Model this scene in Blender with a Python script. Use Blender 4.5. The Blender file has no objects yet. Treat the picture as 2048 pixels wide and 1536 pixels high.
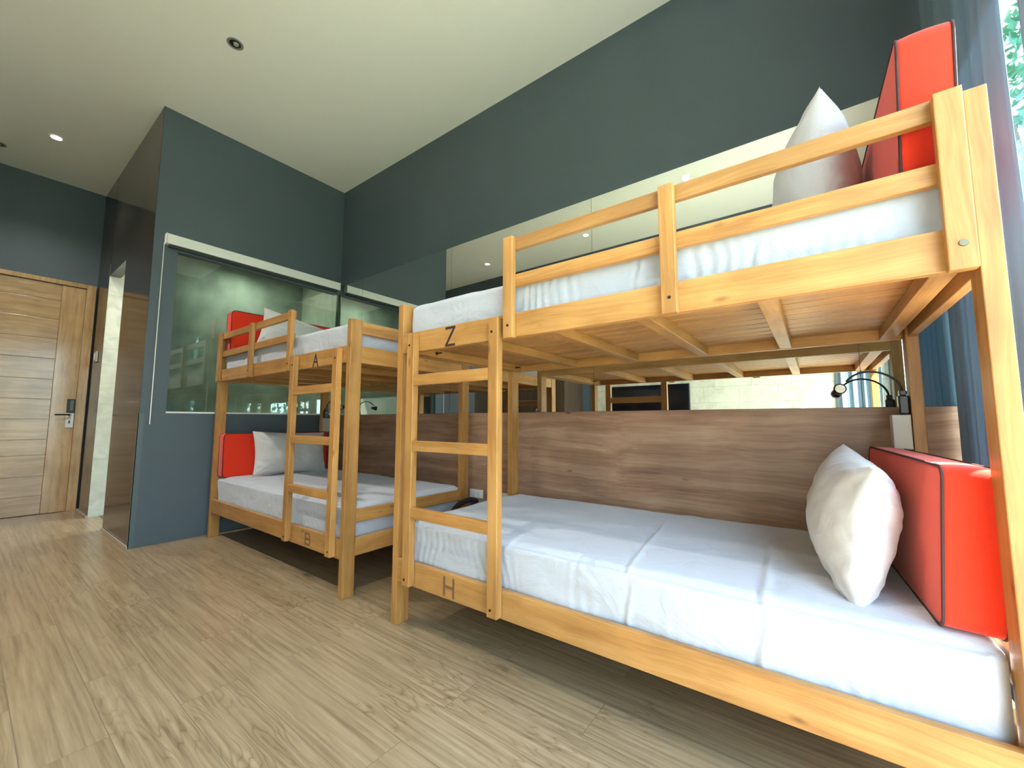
import bpy, bmesh, math, random
from mathutils import Vector, Matrix, noise
random.seed(7)
C = bpy.context.scene.collection
R = math.radians

# ------------------------------------------------------------ materials
def newmat(name):
    m = bpy.data.materials.new(name); m.use_nodes = True
    nt = m.node_tree; b = nt.nodes['Principled BSDF']
    return m, nt, b
def N(nt, t, **kw):
    n = nt.nodes.new(t)
    for k, v in kw.items():
        if k in n.inputs.keys(): n.inputs[k].default_value = v
        else: setattr(n, k, v)
    return n
def ramp(nt, stops):
    r = nt.nodes.new('ShaderNodeValToRGB'); e = r.color_ramp.elements
    while len(e) < len(stops): e.new(.5)
    for i, (p, c) in enumerate(stops):
        e[i].position = p; e[i].color = (*c, 1)
    return r
def plain(name, col, rough=.5, metal=0, bump=0, bscale=40, var=0, spec=.5, vscale=3, **kw):
    m, nt, b = newmat(name)
    b.inputs['Base Color'].default_value = (*col, 1)
    b.inputs['Roughness'].default_value = rough
    b.inputs['Metallic'].default_value = metal
    b.inputs['Specular IOR Level'].default_value = spec
    for k, v in kw.items(): b.inputs[k].default_value = v
    tc = N(nt, 'ShaderNodeTexCoord')
    if var:
        n = N(nt, 'ShaderNodeTexNoise', Scale=vscale, Detail=5.0)
        nt.links.new(tc.outputs['Object'], n.inputs['Vector'])
        r = ramp(nt, [(.3, tuple(c*(1-var) for c in col)), (.7, tuple(min(1, c*(1+var)) for c in col))])
        nt.links.new(n.outputs['Fac'], r.inputs['Fac']); nt.links.new(r.outputs['Color'], b.inputs['Base Color'])
    if bump:
        n = N(nt, 'ShaderNodeTexNoise', Scale=bscale, Detail=4.0)
        nt.links.new(tc.outputs['Object'], n.inputs['Vector'])
        bp = N(nt, 'ShaderNodeBump', Strength=bump, Distance=.01)
        nt.links.new(n.outputs['Fac'], bp.inputs['Height']); nt.links.new(bp.outputs['Normal'], b.inputs['Normal'])
    return m

def wood(name, axis, dark, mid, light, rough=.45, across=26, along=1.3, knots=True, coat=0, contrast=1.0, rnd=.12):
    """timber whose grain runs along the given axis (0,1,2)"""
    m, nt, b = newmat(name); L = nt.links
    tc = N(nt, 'ShaderNodeTexCoord'); oi = N(nt, 'ShaderNodeObjectInfo')
    cmb = N(nt, 'ShaderNodeCombineXYZ')
    mu = N(nt, 'ShaderNodeMath', operation='MULTIPLY'); mu.inputs[1].default_value = 37.0
    L.new(oi.outputs['Random'], mu.inputs[0])
    for k in range(3): L.new(mu.outputs[0], cmb.inputs[k])
    add = N(nt, 'ShaderNodeVectorMath', operation='ADD')
    L.new(tc.outputs['Object'], add.inputs[0]); L.new(cmb.outputs[0], add.inputs[1])
    # warp
    wn = N(nt, 'ShaderNodeTexNoise', Scale=1.6, Detail=2.0)
    L.new(add.outputs[0], wn.inputs['Vector'])
    ws = N(nt, 'ShaderNodeVectorMath', operation='SCALE'); ws.inputs['Scale'].default_value = .10
    L.new(wn.outputs['Color'], ws.inputs[0])
    ad2 = N(nt, 'ShaderNodeVectorMath', operation='ADD')
    L.new(add.outputs[0], ad2.inputs[0]); L.new(ws.outputs[0], ad2.inputs[1])
    sc = [across]*3; sc[axis] = along
    mp = N(nt, 'ShaderNodeMapping'); mp.inputs['Scale'].default_value = sc
    L.new(ad2.outputs[0], mp.inputs['Vector'])
    n1 = N(nt, 'ShaderNodeTexNoise', Scale=1.0, Detail=4.0, Roughness=.55)
    L.new(mp.outputs[0], n1.inputs['Vector'])
    sc2 = [across*6]*3; sc2[axis] = along*3
    mp2 = N(nt, 'ShaderNodeMapping'); mp2.inputs['Scale'].default_value = sc2
    L.new(ad2.outputs[0], mp2.inputs['Vector'])
    n2 = N(nt, 'ShaderNodeTexNoise', Scale=1.0, Detail=3.0)
    L.new(mp2.outputs[0], n2.inputs['Vector'])
    mx = N(nt, 'ShaderNodeMix', data_type='FLOAT'); mx.inputs[0].default_value = .3
    L.new(n1.outputs['Fac'], mx.inputs[2]); L.new(n2.outputs['Fac'], mx.inputs[3])
    h = .5/contrast
    r = ramp(nt, [(max(0, .5-h*.45), dark), (.5, mid), (min(1, .5+h*.45), light)])
    L.new(mx.outputs[0], r.inputs['Fac'])
    out = r.outputs['Color']
    # big blotches
    n3 = N(nt, 'ShaderNodeTexNoise', Scale=4.0, Detail=3.0); L.new(add.outputs[0], n3.inputs['Vector'])
    r3 = ramp(nt, [(.35, (.86,)*3), (.65, (1.08,)*3)]); L.new(n3.outputs['Fac'], r3.inputs['Fac'])
    m3 = N(nt, 'ShaderNodeMix', data_type='RGBA', blend_type='MULTIPLY'); m3.inputs[0].default_value = 1
    L.new(out, m3.inputs[6]); L.new(r3.outputs['Color'], m3.inputs[7]); out = m3.outputs[2]
    if knots:
        sk = [9]*3; sk[axis] = 3.2
        mk = N(nt, 'ShaderNodeMapping'); mk.inputs['Scale'].default_value = sk
        L.new(ad2.outputs[0], mk.inputs['Vector'])
        vo = N(nt, 'ShaderNodeTexVoronoi', Scale=1.0); L.new(mk.outputs[0], vo.inputs['Vector'])
        rk = ramp(nt, [(.0, (.42, .33, .26)), (.10, (1, 1, 1))]); L.new(vo.outputs['Distance'], rk.inputs['Fac'])
        mk2 = N(nt, 'ShaderNodeMix', data_type='RGBA', blend_type='MULTIPLY'); mk2.inputs[0].default_value = 1
        L.new(out, mk2.inputs[6]); L.new(rk.outputs['Color'], mk2.inputs[7]); out = mk2.outputs[2]
    hs = N(nt, 'ShaderNodeHueSaturation')
    mr = N(nt, 'ShaderNodeMapRange'); mr.inputs['To Min'].default_value = 1-rnd; mr.inputs['To Max'].default_value = 1+rnd
    L.new(oi.outputs['Random'], mr.inputs['Value']); L.new(mr.outputs[0], hs.inputs['Value'])
    L.new(out, hs.inputs['Color'])
    L.new(hs.outputs[0], b.inputs['Base Color'])
    b.inputs['Roughness'].default_value = rough
    b.inputs['Coat Weight'].default_value = coat; b.inputs['Coat Roughness'].default_value = .12
    bu = N(nt, 'ShaderNodeBump', Strength=.12, Distance=.004)
    L.new(mx.outputs[0], bu.inputs['Height']); L.new(bu.outputs['Normal'], b.inputs['Normal'])
    return m

BW = ((.28, .115, .028), (.42, .205, .058), (.52, .285, .10))
wX = wood('honey_timber_x', 0, *BW); wY = wood('honey_timber_y', 1, *BW); wZ = wood('honey_timber_z', 2, *BW)

def plank_floor():
    m, nt, b = newmat('vinyl_oak_planks'); L = nt.links
    tc = N(nt, 'ShaderNodeTexCoord')
    br = N(nt, 'ShaderNodeTexBrick', Scale=1.0)
    br.offset = .37; br.offset_frequency = 2
    br.inputs['Brick Width'].default_value = 1.22; br.inputs['Row Height'].default_value = .184
    br.inputs['Mortar Size'].default_value = .0012; br.inputs['Mortar Smooth'].default_value = .1; br.inputs['Bias'].default_value = 0
    br.inputs['Color1'].default_value = (0, 0, 0, 1); br.inputs['Color2'].default_value = (1, 1, 1, 1); br.inputs['Mortar'].default_value = (.5, .5, .5, 1)
    L.new(tc.outputs['Object'], br.inputs['Vector'])
    # per-plank offset of the grain
    sep = N(nt, 'ShaderNodeVectorMath', operation='SCALE'); sep.inputs['Scale'].default_value = 9.0
    L.new(br.outputs['Color'], sep.inputs[0])
    ad = N(nt, 'ShaderNodeVectorMath', operation='ADD'); L.new(tc.outputs['Object'], ad.inputs[0]); L.new(sep.outputs[0], ad.inputs[1])
    mp = N(nt, 'ShaderNodeMapping'); mp.inputs['Scale'].default_value = (1.0, 7.5, 1)
    L.new(ad.outputs[0], mp.inputs['Vector'])
    n0 = N(nt, 'ShaderNodeTexNoise', Scale=1.3, Detail=3.0, Roughness=.42); L.new(mp.outputs[0], n0.inputs['Vector'])
    # contour lines of a smooth field = cathedral grain
    mu = N(nt, 'ShaderNodeMath', operation='MULTIPLY'); mu.inputs[1].default_value = 20.0; L.new(n0.outputs['Fac'], mu.inputs[0])
    fr = N(nt, 'ShaderNodeMath', operation='PINGPONG'); fr.inputs[1].default_value = .5; L.new(mu.outputs[0], fr.inputs[0])
    rc = ramp(nt, [(0, (.42, .37, .32)), (.12, (.86, .84, .81)), (.5, (1.04, 1.04, 1.04))]); L.new(fr.outputs[0], rc.inputs['Fac'])
    mp2 = N(nt, 'ShaderNodeMapping'); mp2.inputs['Scale'].default_value = (2.2, 60, 1); L.new(ad.outputs[0], mp2.inputs['Vector'])
    n2 = N(nt, 'ShaderNodeTexNoise', Scale=1.0, Detail=4.0, Roughness=.6); L.new(mp2.outputs[0], n2.inputs['Vector'])
    rb = ramp(nt, [(.28, (.20, .14, .08)), (.5, (.31, .23, .138)), (.72, (.39, .30, .19))]); L.new(n2.outputs['Fac'], rb.inputs['Fac'])
    n5 = N(nt, 'ShaderNodeTexNoise', Scale=2.4, Detail=2.0); L.new(ad.outputs[0], n5.inputs['Vector'])
    r5 = ramp(nt, [(.45, (.05,)*3), (.65, (.62,)*3)]); L.new(n5.outputs['Fac'], r5.inputs['Fac'])
    m1 = N(nt, 'ShaderNodeMix', data_type='RGBA', blend_type='MULTIPLY')
    L.new(r5.outputs['Color'], m1.inputs[0])
    L.new(rb.outputs['Color'], m1.inputs[6]); L.new(rc.outputs['Color'], m1.inputs[7])
    rp = ramp(nt, [(0, (.93, .91, .88)), (1, (1.04, 1.03, 1.02))]); L.new(br.outputs['Color'], rp.inputs['Fac'])
    m2 = N(nt, 'ShaderNodeMix', data_type='RGBA', blend_type='MULTIPLY'); m2.inputs[0].default_value = 1
    L.new(m1.outputs[2], m2.inputs[6]); L.new(rp.outputs['Color'], m2.inputs[7])
    m4 = N(nt, 'ShaderNodeMix', data_type='RGBA'); L.new(br.outputs['Fac'], m4.inputs[0])
    L.new(m2.outputs[2], m4.inputs[6]); m4.inputs[7].default_value = (.17, .13, .085, 1)
    L.new(m4.outputs[2], b.inputs['Base Color'])
    b.inputs['Roughness'].default_value = .28; b.inputs['Specular IOR Level'].default_value = .45
    bu = N(nt, 'ShaderNodeBump', Strength=.08, Distance=.003); L.new(n2.outputs['Fac'], bu.inputs['Height']); L.new(bu.outputs['Normal'], b.inputs['Normal'])
    return m

def tile_mat(name, c1, c2, grout, w, h, rough=.4, axis='XZ', squash=False):
    m, nt, b = newmat(name); L = nt.links
    tc = N(nt, 'ShaderNodeTexCoord'); sp = N(nt, 'ShaderNodeSeparateXYZ'); cb = N(nt, 'ShaderNodeCombineXYZ')
    L.new(tc.outputs['Object'], sp.inputs[0])
    L.new(sp.outputs[axis[0]], cb.inputs['X']); L.new(sp.outputs[axis[1]], cb.inputs['Y'])
    br = N(nt, 'ShaderNodeTexBrick', Scale=1.0); br.offset = .33
    br.inputs['Brick Width'].default_value = w; br.inputs['Row Height'].default_value = h
    br.inputs['Mortar Size'].default_value = .0025; br.inputs['Mortar Smooth'].default_value = .3
    br.inputs['Color1'].default_value = (*c1, 1); br.inputs['Color2'].default_value = (*c2, 1); br.inputs['Mortar'].default_value = (*grout, 1)
    L.new(cb.outputs[0], br.inputs['Vector'])
    n = N(nt, 'ShaderNodeTexNoise', Scale=7.0, Detail=6.0, Distortion=1.0); L.new(tc.outputs['Object'], n.inputs['Vector'])
    r = ramp(nt, [(.35, (.86, .86, .84)), (.65, (1.08, 1.08, 1.06))]); L.new(n.outputs['Fac'], r.inputs['Fac'])
    mx = N(nt, 'ShaderNodeMix', data_type='RGBA', blend_type='MULTIPLY'); mx.inputs[0].default_value = 1
    L.new(br.outputs['Color'], mx.inputs[6]); L.new(r.outputs['Color'], mx.inputs[7]); L.new(mx.outputs[2], b.inputs['Base Color'])
    b.inputs['Roughness'].default_value = rough
    return m

def glass_mat(name, tint, ior=1.5, gl=(1, 1, 1)):
    m, nt, b = newmat(name); nt.nodes.remove(b); L = nt.links
    out = nt.nodes['Material Output']
    t = N(nt, 'ShaderNodeBsdfTransparent'); t.inputs['Color'].default_value = (*tint, 1)
    g = N(nt, 'ShaderNodeBsdfGlossy', Roughness=0.0); g.inputs['Color'].default_value = (*gl, 1)
    # thin pane: the far face uses the inverse index so light leaves at the angle it came in
    ge = N(nt, 'ShaderNodeNewGeometry'); mi = N(nt, 'ShaderNodeMix', data_type='FLOAT')
    mi.inputs[2].default_value = ior; mi.inputs[3].default_value = 1/ior; L.new(ge.outputs['Backfacing'], mi.inputs[0])
    f = N(nt, 'ShaderNodeFresnel'); L.new(mi.outputs[0], f.inputs['IOR']); mx = N(nt, 'ShaderNodeMixShader')
    L.new(f.outputs[0], mx.inputs[0]); L.new(t.outputs[0], mx.inputs[1]); L.new(g.outputs[0], mx.inputs[2]); L.new(mx.outputs[0], out.inputs['Surface'])
    return m
def mirror_mat():
    m, nt, b = newmat('silvered_mirror')
    b.inputs['Base Color'].default_value = (.86, .9, .88, 1); b.inputs['Metallic'].default_value = 1; b.inputs['Roughness'].default_value = .0
    return m
def emis(name, col, s):
    m, nt, b = newmat(name)
    b.inputs['Base Color'].default_value = (.8, .8, .8, 1)
    b.inputs['Emission Color'].default_value = (*col, 1); b.inputs['Emission Strength'].default_value = s
    return m
def cloth(name, col, weave=600, wr=.25, wscale=5, rough=.9, sheen=.3, transl=0, stretch=(1, 1, 1)):
    m, nt, b = newmat(name); L = nt.links
    b.inputs['Base Color'].default_value = (*col, 1); b.inputs['Roughness'].default_value = rough
    b.inputs['Sheen Weight'].default_value = sheen; b.inputs['Specular IOR Level'].default_value = .2
    tc = N(nt, 'ShaderNodeTexCoord')
    mp = N(nt, 'ShaderNodeMapping'); mp.inputs['Scale'].default_value = stretch; L.new(tc.outputs['Object'], mp.inputs['Vector'])
    n = N(nt, 'ShaderNodeTexNoise', Scale=float(wscale), Detail=5.0, Distortion=.8); L.new(mp.outputs[0], n.inputs['Vector'])
    n2 = N(nt, 'ShaderNodeTexNoise', Scale=float(weave), Detail=1.0); L.new(tc.outputs['Object'], n2.inputs['Vector'])
    b1 = N(nt, 'ShaderNodeBump', Strength=wr, Distance=.03); L.new(n.outputs['Fac'], b1.inputs['Height'])
    b2 = N(nt, 'ShaderNodeBump', Strength=.12, Distance=.002); L.new(n2.outputs['Fac'], b2.inputs['Height']); L.new(b1.outputs['Normal'], b2.inputs['Normal'])
    L.new(b2.outputs['Normal'], b.inputs['Normal'])
    if transl:
        t = N(nt, 'ShaderNodeBsdfTranslucent'); t.inputs['Color'].default_value = (*col, 1)
        mx = N(nt, 'ShaderNodeMixShader'); mx.inputs[0].default_value = transl
        L.new(b.outputs[0], mx.inputs[1]); L.new(t.outputs[0], mx.inputs[2]); L.new(mx.outputs[0], nt.nodes['Material Output'].inputs['Surface'])
    return m

M = dict(
    paint=plain('slate_wall_paint', (.086, .116, .142), .5, bump=.06, bscale=90, var=.05, vscale=1.5),
    ceil=plain('cream_ceiling_paint', (.86, .85, .77), .8, bump=.03, bscale=60),
    floor=plank_floor(),
    lacquer=plain('glossy_black_brown_lacquer', (.020, .014, .011), .13, spec=.7, bump=.02, bscale=6),
    headpanel=wood('walnut_laminate', 0, (.22, .115, .072), (.37, .21, .132), (.50, .33, .22), rough=.42, across=15, along=.8, knots=True, contrast=1.2, rnd=0),
    darkwood=wood('dark_wardrobe_veneer', 2, (.05, .03, .02), (.085, .052, .034), (.12, .078, .05), rough=.35, across=14, along=1.0, knots=False, rnd=.1),
    doorwoodY=wood('oak_door_boards', 1, (.30, .17, .07), (.46, .29, .14), (.58, .40, .22), rough=.22, across=30, along=1.5, knots=False, coat=.6, rnd=.05),
    doorwoodZ=wood('oak_door_stile', 2, (.34, .19, .075), (.50, .31, .14), (.60, .41, .22), rough=.2, across=30, along=1.5, knots=False, coat=.6, rnd=.05),
    mirror=mirror_mat(),
    bathglass=glass_mat('green_tinted_glass', (.56, .65, .59), 1.75),
    winglass=glass_mat('clear_window_glass', (.97, .99, .98), 1.45),
    beige=tile_mat('beige_stone_tile', (.62, .60, .48), (.55, .54, .43), (.38, .37, .30), .42, .21, axis='XZ'),
    bathtileX=tile_mat('pale_bathroom_tile', (.66, .69, .62), (.60, .64, .57), (.5, .52, .48), .6, .6, axis='YZ', rough=.3),
    bathtileY=tile_mat('pale_bathroom_tile_side', (.70, .70, .60), (.68, .68, .58), (.85, .85, .78), .9, .62, axis='XZ', rough=.3),
    showerstone=plain('mottled_grey_green_stone', (.40, .43, .38), .6, bump=.15, bscale=9, var=.35, vscale=3.5),
    bathfloor=plain('dark_bathroom_floor', (.10, .09, .085), .3),
    white=plain('white_plastic', (.82, .82, .80), .35),
    whitemetal=plain('white_powder_coat', (.86, .87, .86), .3),
    sheet=cloth('white_bed_sheet', (.44, .46, .52), wr=.42, wscale=6),
    pillow=cloth('white_pillow_cotton', (.55, .535, .53), wr=.3, wscale=8),
    red=cloth('orange_red_cushion_fabric', (.74, .036, .012), wr=.06, wscale=5, sheen=.2, weave=900),
    piping=plain('charcoal_piping', (.06, .02, .02), .8),
    curtain=cloth('blue_grey_curtain', (.21, .30, .37), wr=.12, wscale=6, transl=.3, stretch=(1, 1, .25)),
    black=plain('black_plastic', (.012, .012, .014), .3),
    rubber=plain('black_gooseneck', (.015, .015, .017), .5),
    screen=plain('black_screen_glass', (.006, .006, .008), .08),
    metal=plain('brushed_steel', (.6, .6, .58), .35, metal=1),
    bolt=plain('dark_steel_bolt', (.05, .04, .035), .4, metal=.8),
    brass=plain('dull_brass_bolt', (.20, .18, .12), .4, metal=.7),
    ink=plain('dark_branding_ink', (.03, .012, .02), .6),
    inkfade=plain('faded_brown_branding', (.17, .085, .045), .6),
    lampon=emis('lit_downlight_lens', (1, .93, .8), 14),
    lens=plain('lamp_reflector', (.75, .73, .7), .2, metal=.6),
    concrete=plain('balcony_concrete', (.5, .48, .43), .8, bump=.2, var=.1),
    leaf=plain('tree_leaves', (.05, .20, .12), .6, var=.4, vscale=9),
    bark=plain('tree_bark', (.16, .11, .07), .9, bump=.5, bscale=20),
    guardstrip=plain('slate_corner_guard', (.10, .14, .155), .3),
    greybox=plain('warm_grey_plastic', (.50, .47, .40), .45),
    aluminium=plain('pale_trim', (.62, .58, .50), .35, metal=.3),
    hole=plain('unlit_downlight_cavity', (.02, .02, .02), .4),
)

# ------------------------------------------------------------ builders
def link(name, bm, mat, parent=None, smooth=False):
    me = bpy.data.meshes.new(name); bm.normal_update(); bm.to_mesh(me); bm.free()
    if smooth:
        for p in me.polygons: p.use_smooth = True
    for mm in (mat if isinstance(mat, (list, tuple)) else [mat]): me.materials.append(mm)
    o = bpy.data.objects.new(name, me); C.objects.link(o)
    if parent: o.parent = parent
    return o
def tag(o, label, cat, group=None, kind=None):
    o['label'] = label; o['category'] = cat
    if group: o['group'] = group
    if kind: o['kind'] = kind
    return o
def struct(o):
    o['kind'] = 'structure'; return o
def empty(name, loc, label, cat, group=None):
    e = bpy.data.objects.new(name, None); C.objects.link(e); e.location = loc; e.empty_display_size = .1
    return tag(e, label, cat, group)
def bx(bm, x0, x1, y0, y1, z0, z1, bev=0, org=(0, 0, 0)):
    x0, x1 = sorted((x0, x1)); y0, y1 = sorted((y0, y1)); z0, z1 = sorted((z0, z1))
    g = bmesh.ops.create_cube(bm, size=1)['verts']
    for v in g:
        v.co = Vector(((x0+x1)/2+v.co.x*(x1-x0)-org[0], (y0+y1)/2+v.co.y*(y1-y0)-org[1], (z0+z1)/2+v.co.z*(z1-z0)-org[2]))
    if bev:
        es = list({e for v in g for e in v.link_edges})
        bmesh.ops.bevel(bm, geom=es, offset=bev, segments=2, affect='EDGES', profile=.5)
    return bm
def box(name, x0, x1, y0, y1, z0, z1, mat, parent=None, bev=0, org=(0, 0, 0)):
    bm = bmesh.new(); bx(bm, x0, x1, y0, y1, z0, z1, bev, org)
    return link(name, bm, mat, parent)
def cyl(bm, p0, p1, r0, r1=None, seg=20, caps=True):
    r1 = r0 if r1 is None else r1
    p0 = Vector(p0); p1 = Vector(p1); d = p1-p0
    q = d.to_track_quat('Z', 'Y').to_matrix().to_4x4()
    bmesh.ops.create_cone(bm, cap_ends=caps, segments=seg, radius1=r0, radius2=r1, depth=d.length, matrix=Matrix.Translation((p0+p1)/2) @ q)
def tube(bm, pts, r, seg=10):
    pts = [Vector(p) for p in pts]; rings = []
    up = Vector((0, 0, 1))
    for i, p in enumerate(pts):
        t = (pts[min(i+1, len(pts)-1)]-pts[max(i-1, 0)]).normalized()
        a = t.cross(up)
        if a.length < .05: a = t.cross(Vector((1, 0, 0)))
        a.normalize(); b = t.cross(a).normalized()
        rings.append([bm.verts.new(p+(a*math.cos(2*math.pi*k/seg)+b*math.sin(2*math.pi*k/seg))*r) for k in range(seg)])
    for i in range(len(rings)-1):
        for k in range(seg):
            bm.faces.new((rings[i][k], rings[i][(k+1) % seg], rings[i+1][(k+1) % seg], rings[i+1][k]))
    bm.faces.new(rings[0]); bm.faces.new(rings[-1][::-1])
def loop_tube(bm, pts, r, seg=6):
    pts = [Vector(p) for p in pts]; n = len(pts); rings = []
    for i, p in enumerate(pts):
        t = (pts[(i+1) % n]-pts[(i-1) % n]).normalized()
        a = t.cross(Vector((.31, .17, .93)));
        if a.length < .05: a = t.cross(Vector((1, 0, 0)))
        a.normalize(); b = t.cross(a).normalized()
        rings.append([bm.verts.new(p+(a*math.cos(2*math.pi*k/seg)+b*math.sin(2*math.pi*k/seg))*r) for k in range(seg)])
    for i in range(n):
        j = (i+1) % n
        for k in range(seg):
            bm.faces.new((rings[i][k], rings[i][(k+1) % seg], rings[j][(k+1) % seg], rings[j][k]))

# ------------------------------------------------------------ room constants
H = 3.761; XG = -2.547; YB = -1.7028; XD = -4.9732; XW = 2.55; YF = -3.36
ZM0 = 1.082; ZM1 = 2.600

struct(box('floor', XD-.1, XW+.05, YF-.1, 0.1, -.08, 0, M['floor']))
struct(box('ceiling', XD-.1, XW+.05, YF-.1, 0.1, H, H+.1, M['ceil']))
struct(box('wall_back', XG-.10, XW+.05, 0.006, .12, 0, H, M['paint']))
# above the mirrors the wall surface is flush with the glass
struct(box('trim_1', XG, XW, -.0, .006, ZM1, H, M['paint']))
# bathroom block: front wall with the glazed opening
bm = bmesh.new()
GY0 = -1.535; GZ0 = 1.087; GZ1 = 2.50; T = .09
bx(bm, XG-T, XG, YB, GY0, 0, H); bx(bm, XG-T, XG, GY0, 0.006, 0, GZ0); bx(bm, XG-T, XG, GY0, 0.006, GZ1, H)
struct(link('wall_bathroom', bm, M['paint']))
# side wall of the bathroom block with the tall door opening, glossy lacquer
OX0, OX1, OZ = -4.30, -3.545, 2.61
bm = bmesh.new()
bx(bm, XD, OX0-.012, YB, YB+.09, 0, H); bx(bm, OX1, XG-T, YB, YB+.09, 0, H); bx(bm, OX0, OX1, YB, YB+.09, OZ, H)
bx(bm, XG-T, XG-.001, YB-.002, YB, 0, H)
struct(link('wall_hall', bm, M['lacquer']))
struct(box('wall_left', XD-.1, XD, YF-.1, .1, 0, H, M['paint']))
# front wall (behind the camera, seen in the mirrors): tile below, paint above
struct(box('wall_front', XD, XW, YF-.1, YF, 0, H, M['paint']))
struct(box('trim_2', -.95, XW-.002, YF, YF+.012, 0, 2.9, M['beige']))
# window wall
WY0, WY1, WZ0, WZ1 = -3.28, -.02, .10, 2.72
WT = .05
bm = bmesh.new()
bx(bm, XW, XW+WT, YF-.1, WY0, 0, H); bx(bm, XW, XW+WT, WY1, .0055, 0, H)
bx(bm, XW, XW+WT, WY0, WY1, WZ1, H); bx(bm, XW, XW+WT, WY0, WY1, -.08, WZ0)
struct(link('wall_right', bm, M['paint']))
wr = box('window_1', XW+.022, XW+.028, WY0, WY1, WZ0, WZ1, M['winglass']); struct(wr)
bm = bmesh.new()
for y in (WY0, -2.24, -1.18, WY1-.03): bx(bm, XW+.005, XW+.045, y, y+.03 if y == WY1-.03 else y+.05, WZ0, WZ1)
bx(bm, XW+.005, XW+.045, WY0, WY1, WZ0, WZ0+.05); bx(bm, XW+.005, XW+.045, WY0, WY1, WZ1-.05, WZ1)
link('window_frame', bm, M['whitemetal'], wr)
# bathroom interior
struct(box('wall_bathroom_back', XD+.0, XG-.0355, -.03, .0055, GZ0-.01, GZ1+.02, M['bathtileY']))
struct(box('wall_bathroom_end', OX0-.0119, OX0, YB+.001, -.031, 0, 2.749, M['bathtileX']))
struct(box('ceiling_bathroom', XD, XG-T, YB+.09, -.03, 2.75, 2.80, M['ceil']))
struct(box('floor_bathroom', XD+.05, XG-T, YB+.09, -.03, .0, .008, M['bathfloor']))
struct(box('wall_bathroom_upper', XD, XG-T, -.03, .0055, GZ1+.02, 2.75, M['bathtileY']))
# stone-clad divider between the shower behind the glass and the washing area behind the opening
struct(box('wall_bathroom_shower', -3.46, -3.40, YB+.09, -.03, .008, 2.75, M['showerstone']))
# trims of the lacquered wall and its corner
struct(box('baseboard_hall', OX1, XG, YB-.012, YB-.002, 0, .018, M['aluminium']))
struct(box('baseboard_entry', XD+.05, OX0, YB-.012, YB-.002, 0, .018, M['aluminium']))
bm = bmesh.new(); bx(bm, XG, XG+.004, YB-.006, YB+.03, 0, 1.075); bx(bm, XG-.03, XG+.004, YB-.006, YB-.002, 0, 1.075)
tag(link('corner_guard', bm, M['guardstrip']), 'slim slate-grey strip guarding the foot of the bathroom wall corner', 'corner guard')

# bathroom glass
g = struct(box('window_2', XG-.035, XG-.025, GY0, -.0005, GZ0, GZ1, M['bathglass']))
bm = bmesh.new(); bx(bm, XG-.06, XG+.004, GY0, -.001, GZ0-.008, GZ0+.006)
link('window_sill', bm, M['whitemetal'], g)

# ------------------------------------------------------------ mirrors and panel
xs = [XG+.001, -2.10, -.71, .68, 2.07, XW-.02]
labs = ['narrow strip of wall mirror in the corner beside the bathroom glass',
        'wall mirror above the wood panel behind the far bunk bed marked A and B',
        'wall mirror above the gap between the two bunk beds',
        'widest-looking wall mirror panel behind the near bunk bed, above the bolts and slats',
        'narrow wall mirror panel beside the curtain, behind the white pillow on the upper bunk']
labs[3] = 'wall mirror panel behind the near bunk bed marked Z and H'
for i in range(5):
    o = box('wall_mirror', xs[i]+.0012, xs[i+1]-.0012, 0.0, .0055, ZM0, ZM1, M['mirror'])
    tag(o, labs[i], 'mirror', 'frameless mirrors along the long wall')
o = box('wood_wall_panel', XG+.001, XW-.02, -.001, .0055, 0, ZM0-.002, M['headpanel'])
tag(o, 'brown walnut-look laminate panel along the wall behind both lower bunks', 'wall panel')

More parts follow.
